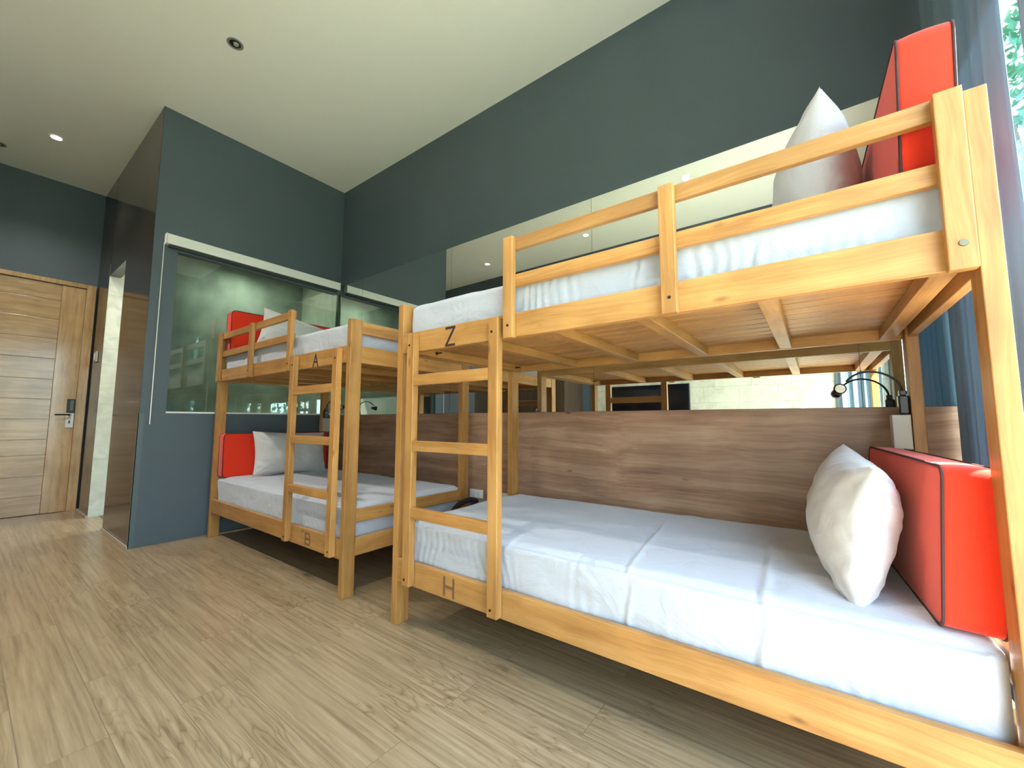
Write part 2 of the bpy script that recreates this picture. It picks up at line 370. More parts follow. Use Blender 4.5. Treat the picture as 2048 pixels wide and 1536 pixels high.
# ------------------------------------------------------------ bunk beds
L_, W_, PW, PD, TT = 2.093, 1.05, .040, .078, .030
def bunk(name, X0, s, g, label, upper_letter, lower_letter):
    root = empty(name, (X0, -(g+W_), 0), label, 'bunk bed', 'wooden bunk beds along the wall')
    def P(nm, u0, u1, v0, v1, z0, z1, mat, bev=.0025):
        # u: from the foot end, v: from the front face of the posts towards the wall
        bm = bmesh.new(); bx(bm, s*u0, s*u1, v0, v1, z0, z1, bev)
        return link(nm, bm, mat, root)
    E = L_+.039
    ua, ub, ug = (.120, .657, .729) if s > 0 else (.081, .622, .709)
    for (u, zt) in ((0, 1.636), (E-PW, 1.799)):
        P('post', u, u+PW, 0, PD, 0, zt, wZ); P('post', u, u+PW, W_-PD, W_, 0, zt, wZ)
    for (z0, z1) in ((.214, .326), (1.368, 1.472)):
        P('side_rail', PW+.0005, E-PW-.0005, .002, .030, z0, z1, wX)
        P('side_rail', PW+.0005, E-PW-.0005, W_-.030, W_-.002, z0, z1, wX)
    # end boards between the posts
    for (z0, z1) in ((.222, .326), (.413, .487), (1.368, 1.472), (1.550, 1.627)):
        P('end_rail', .004, .032, PD+.0005, W_-PD-.0005, z0, z1, wY)
        if z0 < 1.5: P('end_rail', E-.032, E-.004, PD+.0005, W_-PD-.0005, z0, z1, wY)
    # slatted decks
    for zb in (.265, 1.414):
        for u in (.046, .51, .92, 1.30, 1.673, 2.040):
            P('cross_beam', u if u < .1 else u-.025, u+.04 if u < .1 else u+.025, .0305, W_-.0305, zb-.044, zb, wY)
        bm = bmesh.new(); n = 11; w = (W_-.07)/n
        for k in range(n):
            bx(bm, s*(PW+.004), s*(E-PW-.004), .035+k*w, .035+k*w+w-.012, zb+.0004, zb+.016, .001)
        link('slat_deck', bm, wX, root)
    # guard: two rails, three uprights
    for (z0, z1) in ((1.585, 1.639), (1.748, 1.802)):
        P('guard_rail', ug+.032, L_-.004, .0005, .024, z0, z1, wX)
    for u in (ug, ug+.656, 2.037):
        P('guard_post', u, u+.050, -.028, -.0003, 1.362, 1.800, wZ, .003)
    # ladder
    for u in (ua, ub):
        P('ladder_rail', u, u+.052, -.037, -.0003, .224, 1.458, wZ, .003)
    for (z0, z1) in ((.546, .597), (.868, .918), (1.190, 1.243)):
        P('rung', ua+.0525, ub-.0005, -.036, -.012, z0, z1, wX)
    # bolts
    def bolts(items, nm, mat, r):
        for (u, v, z, ax) in items:
            bm = bmesh.new()
            if ax == 'y': cyl(bm, (s*u, v, z), (s*u, v-.003, z), r, r*.9, 14)
            else: cyl(bm, (s*u, v, z), (s*u-s*.003, v, z), r, r*.9, 14)
            link(nm, bm, mat, root)
    bolts([(u+.020, -.037, z, 'y') for u in (ua, ub) for z in (.255, 1.396)] +
          [(u+.027, -.028, 1.414, 'y') for u in (ug, ug+.656)] +
          [(.004, .52, .262, 'x'), (.004, .40, 1.418, 'x')], 'bolt', M['bolt'], .0055)
    bolts([(2.064, -.028, 1.422, 'y')], 'cam_bolt', M['brass'], .0085)
    # hex bolts sticking out under the deck
    for (u, v) in ((E-PW-.03, W_-.10), (.08, W_-.10), (.08, .20)):
        bm = bmesh.new(); cyl(bm, (s*u, v, 1.391), (s*(u+(.045 if u < 1 else -.035)), v, 1.391), .004, seg=8); cyl(bm, (s*u, v, 1.391), (s*(u+.006), v, 1.391), .010, seg=6)
        link('hex_bolt', bm, M['bolt'], root)
    # letters
    def letter(ch, uc, zc, w, h, mat, th):
        vf = .0016; vb = .0004
        segs = {'Z': [((-1, 1), (1, 1)), ((1, 1), (-1, -1)), ((-1, -1), (1, -1))],
                'H': [((-1, 1), (-1, -1)), ((1, 1), (1, -1)), ((-1, 0), (1, 0))],
                'A': [((-1, -1), (0, 1)), ((0, 1), (1, -1)), ((-.6, -.25), (.6, -.25))],
                'B': [((-1, 1), (-1, -1)), ((-1, 1), (.6, 1)), ((-1, 0), (.75, 0)), ((-1, -1), (.7, -1)), ((.6, 1), (.85, .5)), ((.85, .5), (.75, 0)), ((.75, 0), (1, -.5)), ((1, -.5), (.7, -1))]}[ch]
        bm = bmesh.new()
        for i, (a, b) in enumerate(segs):
            a = Vector((a[0]*w/2, 0, a[1]*h/2)); b = Vector((b[0]*w/2, 0, b[1]*h/2)); d = (b-a); l = d.length+th*.8; ang = math.atan2(d.z, d.x)
            gg = bmesh.ops.create_cube(bm, size=1)['verts']
            for v in gg:
                x, y, z = v.co.x*l, v.co.y, v.co.z*th
                v.co = Vector(((a.x+b.x)/2+x*math.cos(ang)-z*math.sin(ang)+s*uc, (vf+vb)/2+y*(abs(vb-vf)-i*.0001), (a.z+b.z)/2+x*math.sin(ang)+z*math.cos(ang)+zc))
        o = link('bed_letter', bm, mat, root); o['label'] = ('dark' if mat is M['ink'] else 'faded brown')+' letter '+ch
    if s > 0:
        letter('Z', .390, 1.418, .056, .084, M['ink'], .0115); letter('H', .404, .268, .058, .078, M['inkfade'], .011)
    else:
        letter('A', .404, 1.411, .060, .078, M['ink'], .010); letter('B', .404, .270, .060, .066, M['inkfade'], .010)
    return root
X1, G1 = .1126, .1555
X2, G2 = -.3348, .1564
bunk('bunk_bed', X1, 1, G1, 'honey-coloured wooden bunk bed by the curtain, marked Z above and H below', 'Z', 'H')
bunk('bunk_bed', X2, -1, G2, 'honey-coloured wooden bunk bed against the bathroom glass, marked A above and B below', 'A', 'B')

# ------------------------------------------------------------ mattresses
def mattress(label, x0, x1, y0, y1, z0, z1, creases, seed):
    cx, cy, cz = (x0+x1)/2, (y0+y1)/2, (z0+z1)/2
    a, b, c = (x1-x0)/2, (y1-y0)/2, (z1-z0)/2
    r = .045
    def axis(h, st):
        n = max(4, int(2*h/st)); return [-h+2*h*i/n for i in range(n+1)]
    ax, ay, az = axis(a, .009), axis(b, .016), axis(c, .009)
    bm = bmesh.new()
    def surf(f, U, V):
        g = [[bm.verts.new(f(u, v)) for v in V] for u in U]
        for i in range(len(U)-1):
            for j in range(len(V)-1): bm.faces.new((g[i][j], g[i+1][j], g[i+1][j+1], g[i][j+1]))
    surf(lambda u, v: (u, v, c), ax, ay); surf(lambda u, v: (u, -v, -c), [-a+2*a*i/20 for i in range(21)] and ax, ay)
    surf(lambda u, v: (u, -b, v), ax, az); surf(lambda u, v: (-u, b, v), ax, az)
    surf(lambda u, v: (a, u, v), ay, az); surf(lambda u, v: (-a, -u, v), ay, az)
    bmesh.ops.remove_doubles(bm, verts=bm.verts, dist=.0005)
    for v in bm.verts:
        q = v.co.copy()
        inn = Vector((max(-a+r, min(a-r, q.x)), max(-b+r, min(b-r, q.y)), max(-c+r, min(c-r, q.z))))
        d = q-inn
        if d.length > 1e-6: n = d.normalized(); p = inn+n*r
        else: n = Vector((0, 0, 1)); p = q
        wz = (p.z+c)/(2*c)
        # gathered folds low on the long sides
        disp = 0
        if abs(n.y) > .5:
            k = noise.noise(Vector((p.x*3+seed, 0, seed)))
            amp = max(0, k+.25)*.011*(1-wz*.7)
            disp += amp*math.sin(p.x*150+6*noise.noise(Vector((p.x*5, p.z*7, seed))))*(.6+.4*noise.noise(Vector((p.x*20, 1, 2))))
            disp += -.006*(1-wz)
            disp += .010*noise.noise(Vector((p.x*4, p.z*9, seed+3)))
        if n.z > .5:
            disp += .007*noise.noise(Vector((p.x*2.4, p.y*3, seed)))+.0025*noise.noise(Vector((p.x*14+p.y*9, p.y*5, seed+9)))
            disp -= .012*max(0, (abs(p.y)/b)**4)*1.0
        for (xc, sl, amp, wd) in creases:
            xx = p.x+cx-(xc+sl*(-(p.y+cy)-1.2) if n.z > .3 else xc+.01*math.sin(p.z*25))
            fade = 1 if n.z <= .3 else max(0, min(1, (-(p.y+cy)-.35)/.2))
            if n.y < .4: disp += amp*(math.exp(-(xx/wd)**2)-.6*math.exp(-((xx+wd*1.9)/wd)**2))*fade
        if n.z < -.5: disp = 0
        v.co = p+n*disp+Vector((cx, cy, cz))
        v.co.y = max(v.co.y, y0-.0); v.co.z = max(v.co.z, z0)
    for v in bm.verts: v.co -= Vector((cx, cy, z0))
    o = link('mattress', bm, M['sheet'], smooth=True); o.location = (cx, cy, z0)
    return tag(o, label, 'mattress', 'sheeted mattresses on the bunks')
DL, DU = .2818, 1.4308
yf1 = -(G1+W_)
mattress('white sheeted mattress on the lower near bunk marked H', X1+.075, X1+2.088, yf1+.0325, -.190, DL, .522, [(1.345, .10, .006, .008), (1.738, .03, .007, .010)], 1.0)
mattress('white sheeted mattress on the upper near bunk marked Z', X1+.042, X1+2.088, yf1+.0325, -.190, DU, 1.640, [(1.409, 0, .005, .008), (1.778, 0, .006, .009)], 5.0)
mattress('white sheeted mattress on the lower far bunk marked B', X2-2.088, X2-.043, yf1+.0325, -.190, DL, .522, [(-1.93, .05, .006, .009), (-1.1, .05, .003, .02)], 9.0)
mattress('white sheeted mattress on the upper far bunk marked A', X2-2.088, X2-.043, yf1+.0325, -.190, DU, 1.640, [(-1.52, 0, .005, .009), (-1.95, 0, .003, .02)], 13.0)

# ------------------------------------------------------------ cushions and pillows
def cushion(label, loc, length, height, thick, lean, yaw):
    """upright box cushion: length along local Y, height along Z, thickness along X, origin at base centre"""
    root = bpy.data.objects.new
    a, b, c = thick/2, length/2, height/2; r = .016
    bm = bmesh.new()
    def axis(h, n): return [-h+2*h*i/n for i in range(n+1)]
    ax, ay, az = axis(a, 10), axis(b, 60), axis(c, 30)
    def surf(f, U, V):
        g = [[bm.verts.new(f(u, v)) for v in V] for u in U]
        for i in range(len(U)-1):
            for j in range(len(V)-1): bm.faces.new((g[i][j], g[i+1][j], g[i+1][j+1], g[i][j+1]))
    surf(lambda u, v: (u, v, c), ax, ay); surf(lambda u, v: (u, -v, -c), ax, ay)
    surf(lambda u, v: (u, -b, v), ax, az); surf(lambda u, v: (-u, b, v), ax, az)
    surf(lambda u, v: (a, u, v), ay, az); surf(lambda u, v: (-a, -u, v), ay, az)
    bmesh.ops.remove_doubles(bm, verts=bm.verts, dist=.0002)
    def shape(q):
        # corners of the big faces are rounded, faces bulge softly
        rc = .032
        qq = Vector(q)
        iy = max(-b+rc, min(b-rc, qq.y)); iz = max(-c+rc, min(c-rc, qq.z))
        dy, dz = qq.y-iy, qq.z-iz
        l = math.hypot(dy, dz)
        if abs(dy) > 1e-6 and abs(dz) > 1e-6:
            m = max(abs(dy), abs(dz)); qq.y = iy+dy/l*m; qq.z = iz+dz/l*m
        by = 1-(qq.y/b)**2; bz = 1-(qq.z/c)**2
        qq.x *= 1+.12*max(0, by)**.5*max(0, bz)**.5
        w = 1-(qq.x/a)**2 if abs(qq.x) < a else 0
        ex = .003*max(0, w)
        qq.z += ex*(1 if qq.z > 0 else -0)*(abs(q[2])/c)**6; qq.y += ex*(1 if qq.y > 0 else -1)*(abs(q[1])/b)**6
        return qq
    for v in bm.verts: v.co = shape(v.co)+Vector((0, 0, c))
    o = link('seat_cushion', bm, M['red'], smooth=True)
    o.location = loc; o.rotation_euler = (0, lean, yaw)
    tag(o, label, 'cushion', 'orange-red box cushions at the heads of the bunks')
    for sx in (-1, 1):
        pts = []; rc = .032
        for (cy_, cz_, a0) in ((b-rc, c-rc, 0), (-b+rc, c-rc, 90), (-b+rc, -c+rc, 180), (b-rc, -c+rc, 270)):
            for k in range(7):
                t = R(a0+15*k); pts.append((sx*a, cy_+rc*math.cos(t), cz_+rc*math.sin(t)+c))
        # densify
        pp = []
        for i in range(len(pts)):
            p, q = Vector(pts[i]), Vector(pts[(i+1) % len(pts)]); n = max(1, int((q-p).length/.05))
            for k in range(n): pp.append(p.lerp(q, k/n))
        bm = bmesh.new(); loop_tube(bm, pp, .0036); link('piping', bm, M['piping'], o, smooth=True)
    return o
def pillow(label, w, h, t, mtx, seed, pinch=.06):
    """w along local Y, h along local Z, t along local X"""
    n = 72; bm = bmesh.new(); grids = []
    for sgn in (1, -1):
        g = []
        for i in range(n+1):
            row = []
            for j in range(n+1):
                u = -1+2*i/n; v = -1+2*j/n
                e = ((1-abs(u)**2.3)*(1-abs(v)**2.3))
                th = t/2*max(0, e)**.55
                y = u*w/2*(1-pinch*(1-v*v)); z = v*h/2*(1-pinch*(1-u*u))
                wr = noise.noise(Vector((u*2.2+seed, v*2.2, sgn*.7)))*.016*e + noise.noise(Vector((u*6+v*3+seed, v*5, sgn*1.7)))*.008*(1-e*.6)*min(1, e*6)
                # radial gathers at the corners
                cr = max(0, abs(u*v)-.35)
                wr += .012*cr*math.sin(14*math.atan2(abs(v)-1.05, abs(u)-1.05)+seed)*min(1, e*8)
                row.append(bm.verts.new((sgn*(th+wr if th > .0004 else 0), y, z)))
            g.append(row)
        for i in range(n):
            for j in range(n):
                f = (g[i][j], g[i+1][j], g[i+1][j+1], g[i][j+1])
                bm.faces.new(f if sgn > 0 else f[::-1])
    bmesh.ops.remove_doubles(bm, verts=bm.verts, dist=.0006)
    zmin = min(v.co.z for v in bm.verts)
    o = link('pillow', bm, M['pillow'], smooth=True); o.matrix_world = mtx
    return tag(o, label, 'pillow', 'white pillows leaning on the red cushions')
def TRS(loc, rx=0, ry=0, rz=0):
    return Matrix.Translation(loc) @ Matrix.Rotation(R(rz), 4, 'Z') @ Matrix.Rotation(R(ry), 4, 'Y') @ Matrix.Rotation(R(rx), 4, 'X')
cushion('orange-red box cushion standing on the lower near bunk by the curtain', (2.125, -.665, .518), .94, .385, .105, R(3.5), R(3.5))
cushion('orange-red box cushion standing highest, on the upper near bunk by the curtain', (2.135, -.69, 1.631), .94, .405, .105, R(2), R(1.5))
cushion('orange-red box cushion on the lower far bunk, below the bathroom glass', (-2.350, -.70, .5135), .94, .385, .105, R(-2), R(-1.5))
cushion('orange-red box cushion on the upper far bunk, in front of the bathroom glass', (-2.350, -.70, 1.631), .94, .385, .105, R(-2), R(-1.5))
pillow('white pillow leaning on the red cushion of the lower near bunk', .64, .41, .225, TRS((1.958, -.775, .708), 3, 8, 4), 1.3)
pillow('white pillow standing point-up on the upper near bunk, above the guard rail', .62, .52, .28, TRS((1.925, -.60, 1.892), 0, 2, 4), 4.1)
pillow('white pillow leaning on the red cushion of the lower far bunk', .66, .40, .20, TRS((-2.165, -.66, .715), -2, -14, -2), 7.7)
pillow('white pillow leaning on the red cushion of the upper far bunk', .60, .38, .20, TRS((-2.165, -.69, 1.838), -12, -14, -2), 2.2)

# ------------------------------------------------------------ reading lamps and their cable boxes
def lamp(label, bxm, s, pts, head, look, boxlabel):
    base = Vector(bxm)
    root = empty('reading_lamp', base, label, 'reading lamp', 'black gooseneck reading lamps')
    bm = bmesh.new(); bx(bm, -.017, .017, -.024, .024, -.040, .040, .006); bx(bm, -.012, .012, -.018, .018, .040, .062, .004)
    link('lamp_base', bm, M['black'], root)
    bm = bmesh.new(); tube(bm, [Vector(p)-base for p in pts], .0045, 10); link('gooseneck', bm, M['rubber'], root, smooth=True)
    hd = Vector(head)-base; d = Vector(look).normalized()
    bm = bmesh.new()
    cyl(bm, hd-d*.030, hd-d*.008, .012, .022, 24); cyl(bm, hd-d*.008, hd+d*.012, .022, .024, 24, caps=False)
    cyl(bm, hd-d*.045, hd-d*.030, .010, .012, 16)
    hh = link('lamp_head', bm, M['black'], root, smooth=False)
    bm = bmesh.new(); cyl(bm, hd+d*.002, hd+d*.006, .0185, .0185, 24)
    for k in range(6):
        t = k*math.pi/3; a = d.orthogonal().normalized(); b = d.cross(a)
        cyl(bm, hd+d*.005+(a*math.cos(t)+b*math.sin(t))*.011, hd+d*.010+(a*math.cos(t)+b*math.sin(t))*.011, .004, .003, 8)
    link('bulb', bm, M['lens'], hh)
    return root
def bez(a, b, c, d, n=22):
    a, b, c, d = map(Vector, (a, b, c, d))
    return [a*(1-t)**3+b*3*t*(1-t)**2+c*3*t*t*(1-t)+d*t**3 for t in [i/n for i in range(n+1)]]
lamp('black gooseneck reading lamp over the lower near bunk, beside the curtain', (2.186, -.195, 1.084), 1,
     bez((2.186, -.195, 1.143), (2.175, -.195, 1.235), (2.05, -.195, 1.265), (2.004, -.20, 1.192)), (1.982, -.205, 1.162), (-.15, -.9, -.1), '')
lamp('black gooseneck reading lamp over the lower far bunk, in the mirror corner', (-2.408, -.195, 1.084), -1,
     bez((-2.408, -.195, 1.143), (-2.38, -.195, 1.26), (-2.20, -.195, 1.26), (-2.115, -.20, 1.185)), (-2.09, -.205, 1.155), (.3, -.9, -.1), '')
o = box('cable_box', 2.143, 2.2015, -.232, -.158, .90, 1.042, M['greybox'], bev=.003); tag(o, 'beige cable box under the reading lamp of the near bunk', 'cable box', 'cable boxes on the rear head posts')
o = box('cable_box', -2.4245, -2.367, -.232, -.158, .90, 1.042, M['greybox'], bev=.003); tag(o, 'beige cable box under the reading lamp of the far bunk', 'cable box', 'cable boxes on the rear head posts')

# ------------------------------------------------------------ outlets, stand and telephone in the gap
def outlet(label, x0, x1, z0, z1):
    cx, cz = (x0+x1)/2, (z0+z1)/2
    root = empty('wall_outlet', (cx, -.001, cz), label, 'power outlet')
    bm = bmesh.new(); bx(bm, x0-cx, x1-cx, -.007, -.0003, z0-cz, z1-cz, .002); link('cover_plate', bm, M['white'], root)
    for k in (-1, 1):
        bm = bmesh.new()
        bx(bm, k*.022-.008, k*.022-.005, -.009, -.0071, -.010, .010); bx(bm, k*.022+.005, k*.022+.008, -.009, -.0071, -.010, .010)
        cyl(bm, (k*.022, -.009, -.016), (k*.022, -.0071, -.016), .003, seg=8)
        link('socket', bm, M['greybox'], root)
outlet('white double power outlet on the wood panel in the gap between the bunks', -.452, -.312, .388, .456)
outlet('white power outlet on the wood panel behind the near bunk\'s rear post', -.115, -.01, .388, .456)
root = empty('low_stand', (-.10, -.38, 0), 'low brown stand between the two bunk beds under the telephone', 'stand')
bm = bmesh.new(); bx(bm, -.155, .155, -.20, .20, .305, .325, .002); link('stand_top', bm, wX, root)
for sx in (-1, 1):
    for sy in (-1, 1):
        bm = bmesh.new(); bx(bm, sx*.13-.015, sx*.13+.015, sy*.17-.015, sy*.17+.015, 0, .3049, .001); link('leg', bm, wZ, root)
root = empty('telephone', (-.10, -.385, .3252), 'black desk telephone in the gap between the two bunk beds', 'telephone')
bm = bmesh.new(); bx(bm, -.09, .09, -.10, .10, 0, .035, .01)
for v in bm.verts:
    if v.co.z > .02: v.co.z += (v.co.y+.1)*.12
link('phone_body', bm, M['black'], root)
bm = bmesh.new(); pts = bez((-.055, -.125, .062), (-.055, -.06, .125), (-.055, .06, .140), (-.055, .125, .100), 16)
tube(bm, pts, .019, 12); cyl(bm, (-.055, -.095, .040), (-.055, -.095, .075), .026, .022, 16); cyl(bm, (-.055, .095, .068), (-.055, .095, .105), .026, .022, 16)
link('handset', bm, M['black'], root, smooth=False)
bm = bmesh.new(); tube(bm, [(.02+.0*k, .11+.012*math.cos(k*1.3), .02+.012*math.sin(k*1.3)) if False else (-.055+.004*k, .115+.009*math.cos(k*1.1), .06+.009*math.sin(k*1.1)) for k in range(34)], .0022, 6)
link('coiled_cord', bm, M['rubber'], root, smooth=True)

# ------------------------------------------------------------ roller blind over the bathroom glass
root = empty('roller_blind', (XG+.03, -.84, 2.575), 'white roller blind cassette above the bathroom glass with a hanging bead chain', 'roller blind')
ox, oy, oz = XG+.03, -.84, 2.575
bm = bmesh.new(); bx(bm, XG+.0005, XG+.062, -1.628, -.045, 2.531, 2.617, .004, (ox, oy, oz)); link('cassette', bm, M['whitemetal'], root)
bm = bmesh.new(); bx(bm, XG+.012, XG+.05, -1.61, -.065, 2.505, 2.5305, .004, (ox, oy, oz)); link('rolled_blind', bm, plain('dark_blind_fabric', (.03, .045, .045), .8), root)
cap = plain('grey_end_cap', (.5, .5, .48), .4)
for (c0, c1) in ((-1.634, -1.6285), (-.0445, -.038)):
    bm = bmesh.new(); bx(bm, XG+.0005, XG+.066, c0, c1, 2.527, 2.62, .001, (ox, oy, oz)); link('end_cap', bm, cap, root)
bm = bmesh.new()
for k in range(2):
    x = XG+.05+.006*k
    tube(bm, [(x-ox, -1.645-oy, 2.53-oz), (x-ox, -1.6455-oy, 1.7-oz), (x-ox, -1.645-oy, .99-oz)], .0024, 6)
for k in range(95):
    bmesh.ops.create_icosphere(bm, subdivisions=1, radius=.0042, matrix=Matrix.Translation((XG+.053-ox, -1.645-oy, .99+k*.0162-oz)))
link('bead_chain', bm, M['white'], root, smooth=True)

# ------------------------------------------------------------ entrance door
DY0, DY1 = -2.90, -1.795
dr = struct(box('door_1', XD+.0005, XD+.010, DY0, DY1, .004, 2.560, M['doorwoodZ']))
bm = bmesh.new()
zs = [.004, .203, .413, .64, .808, 1.03, 1.25, 1.473, 1.704, 1.93, 2.156, 2.373, 2.558]
for a, b in zip(zs[:-1], zs[1:]): bx(bm, XD+.0101, XD+.028, DY0+.16, -1.985, a+.003, b-.001, .0025)
link('door_boards', bm, M['doorwoodY'], dr)
bm = bmesh.new(); bx(bm, XD+.0101, XD+.032, -1.984, DY1, .004, 2.558, .002); link('door_stile', bm, M['doorwoodZ'], dr)
bm = bmesh.new(); bx(bm, XD+.0101, XD+.032, DY0, DY0+.158, .004, 2.558, .002); link('door_stile', bm, M['doorwoodZ'], dr)
bm = bmesh.new(); bx(bm, XD+.0005, XD+.045, DY1+.001, YB-.012, 0, 2.61, .002); bx(bm, XD+.0005, XD+.045, DY0-.07, DY1+.001, 2.562, 2.61, .002); bx(bm, XD+.0005, XD+.045, DY0-.07, DY0-.001, 0, 2.562, .002)
link('door_frame', bm, M['doorwoodZ'], dr)
bm = bmesh.new(); bx(bm, XD+.0321, XD+.042, -1.862, -1.783 if False else -1.80, .935, 1.105, .003); lk = link('lock_plate', bm, M['white'], dr)
bm = bmesh.new(); bx(bm, XD+.0421, XD+.0435, -1.838, -1.826, .985, 1.015); link('keyhole', bm, M['black'], lk)
bm = bmesh.new(); bx(bm, XD+.0421, XD+.0428, -1.852, -1.815, 1.070, 1.084); link('plate_marking', bm, M['greybox'], lk)
bm = bmesh.new(); bx(bm, XD+.0321, XD+.052, -1.862, -1.80, 1.106, 1.26, .004); cr = link('card_reader', bm, M['black'], dr)
bm = bmesh.new(); bx(bm, XD+.0521, XD+.0535, -1.838, -1.812, 1.125, 1.245, .0006); link('reader_window', bm, plain('grey_reader_window', (.12, .13, .13), .3), cr)
bm = bmesh.new(); cyl(bm, (XD+.032, -1.84, 1.082), (XD+.075, -1.84, 1.082), .009); tube(bm, [(XD+.075, -1.838, 1.082), (XD+.078, -1.87, 1.082), (XD+.078, -1.95, 1.082)], .009, 10)
link('door_handle', bm, M['black'], dr)
root = empty('wall_switch', (-4.60, YB-.001, 1.73), 'small grey wall switch on the dark lacquered wall beside the entrance door', 'switch')
bm = bmesh.new(); bx(bm, -.07, .07, -.018, -.0005, -.06, .06, .003); link('switch_plate', bm, M['greybox'], root)
bm = bmesh.new(); bx(bm, -.03, .03, -.022, -.0181, -.04, .04, .002); link('rocker', bm, M['white'], root)

# ------------------------------------------------------------ ceiling fittings
def downlight(label, x, y, on, en=60):
    root = empty('downlight', (x, y, H), label, 'ceiling light', 'recessed ceiling downlights')
    bm = bmesh.new()
    n = 32; r0, r1, r2 = .052, .040, .034
    rings = []
    for (r, z) in ((r0, -.0005), (r0, -.004), (r1, -.005), (r2, .0)):
        rings.append([bm.verts.new((r*math.cos(2*math.pi*k/n), r*math.sin(2*math.pi*k/n), z)) for k in range(n)])
    for i in range(3):
        for k in range(n): bm.faces.new((rings[i][k], rings[i+1][k], rings[i+1][(k+1) % n], rings[i][(k+1) % n]))
    link('trim_ring', bm, M['whitemetal'] if on else plain('dull_ring', (.25, .24, .2), .4), root)
    bm = bmesh.new(); cyl(bm, (0, 0, -.0035), (0, 0, -.0005), .036, seg=28)
    link('lens', bm, M['lampon'] if on else M['hole'], root)
    if not on:
        bm = bmesh.new(); cyl(bm, (.006, .004, -.012), (.006, .004, -.0036), .014, .018, 16); link('bulb', bm, M['lens'], root)
    else:
        ld = bpy.data.lights.new('downlight_beam', 'SPOT'); ld.energy = en; ld.color = (1, .94, .84); ld.spot_size = R(130); ld.spot_blend = .8; ld.shadow_soft_size = .03
        lo = bpy.data.objects.new('downlight_beam', ld); C.objects.link(lo); lo.location = (0, 0, -.02); lo.parent = root
downlight('unlit recessed downlight, the dark ring nearest the middle of the ceiling', -1.378, -1.574, False)
downlight('lit recessed downlight in the ceiling near the entrance door', -3.908, -2.215, True, 34)
downlight('unlit recessed downlight at the left edge of the photo near the entrance door', -4.50, -2.545, False)
downlight('lit recessed downlight nearest the window, a bright dot in the mirror above the guard rail', .855, -2.096, True)
downlight('added fill light shaped as a downlight over the hall side of the dark wardrobe, reflected in the long mirror', -2.6, -2.75, True, 120)  # added fill lamp to brighten the dark left side, no known fitting here
downlight('added fill light shaped as a downlight over the left end of the television, reflected in the long mirror', -.7, -2.75, True, 35)  # second added fill lamp, lifts the dim room away from the window
root = empty('ceiling_vent', (2.14, -1.98, H), 'small grey ceiling vent seen in the mirror beside the upper red cushion', 'vent')
bm = bmesh.new(); bx(bm, -.10, .10, -.14, .14, -.012, -.0005, .002); link('vent_frame', bm, M['ceil'], root)
bm = bmesh.new()
for k in range(7): bx(bm, -.07, .07, -.105+.03*k, -.09+.03*k, -.018, -.0125)
link('vent_slats', bm, M['greybox'], root)

# ------------------------------------------------------------ curtains
def curtain(label, pts, amp, wl, z0, z1, seed, group='blue-grey curtains at the window'):
    """pts: path in plan; folds are added across it"""
    bm = bmesh.new(); pts = [Vector((*p, 0)) for p in pts]
    seg = [(pts[i+1]-pts[i]).length for i in range(len(pts)-1)]; tot = sum(seg)
    n = int(tot/.006); nz = 30; rows = []
    for i in range(n+1):
        s = tot*i/n; k = 0; t = s
        while k < len(seg)-1 and t > seg[k]: t -= seg[k]; k += 1
        p = pts[k].lerp(pts[k+1], min(1, t/seg[k])); d = (pts[k+1]-pts[k]).normalized(); nr = Vector((d.y, -d.x, 0))
        row = []
        for j in range(nz+1):
            z = z0+(z1-z0)*j/nz; f = 1-.35*j/nz
            ph = s/wl*2*math.pi+2.2*noise.noise(Vector((s*3, z*.35, seed)))
            off = amp*f*(math.sin(ph)+.35*math.sin(2*ph+1))+.012*noise.noise(Vector((s*9, z*.8, seed+4)))
            row.append(bm.verts.new(p+nr*off+d*(.3*amp*math.sin(2*ph+.6)*f)+Vector((0, 0, z))))
        rows.append(row)
    for i in range(n):
        for j in range(nz): bm.faces.new((rows[i][j], rows[i+1][j], rows[i+1][j+1], rows[i][j+1]))
    o = link('curtain', bm, M['curtain'], smooth=True)
    md = o.modifiers.new('thickness', 'SOLIDIFY'); md.thickness = .003
    return tag(o, label, 'curtain', group)
curtain('long blue-grey curtain hanging behind the head of the near bunk bed', [(2.395, -.03), (2.385, -.80)], .030, .115, .015, H-.01, 1)
curtain('narrow fold of blue-grey curtain at the bright edge of the window', [(2.415, -.865), (2.42, -.95)], .022, .075, .015, H-.01, 6)
curtain('bunched blue-grey curtain in the far window corner, seen in the mirror', [(2.09, -3.315), (2.44, -3.30), (2.46, -3.20)], .018, .09, .015, H-.01, 11)

# ------------------------------------------------------------ things on the front wall, seen in the mirrors
root = empty('wall_television', (-.03, YF+.02, 1.22), 'black flat television on the tiled wall, seen in the mirror', 'television')
bm = bmesh.new(); bx(bm, -.56, .56, -.005, .045, -.31, .31, .004); link('housing', bm, M['black'], root)
bm = bmesh.new(); bx(bm, -.548, .548, .0452, .047, -.296, .298); link('screen', bm, M['screen'], root)
root = empty('wardrobe', (-2.0, YF+.30, 0), 'dark brown wooden wardrobe with paired door handles, seen in the mirror', 'wardrobe')
bm = bmesh.new(); bx(bm, -.90, .90, -.297, .26, 0, 2.6, .002); link('carcass', bm, M['darkwood'], root)
for k in range(4):
    x0 = -.90+.45*k
    bm = bmesh.new(); bx(bm, x0+.004, x0+.446, .2602, .282, .06, 2.56, .002); d = link('door', bm, M['darkwood'], root)
    hx = x0+.405 if k % 2 == 0 else x0+.045
    bm = bmesh.new(); tube(bm, [(hx, .282, 1.0), (hx, .305, 1.01), (hx, .305, 1.19), (hx, .282, 1.2)], .006, 8); link('handle', bm, M['metal'], d)
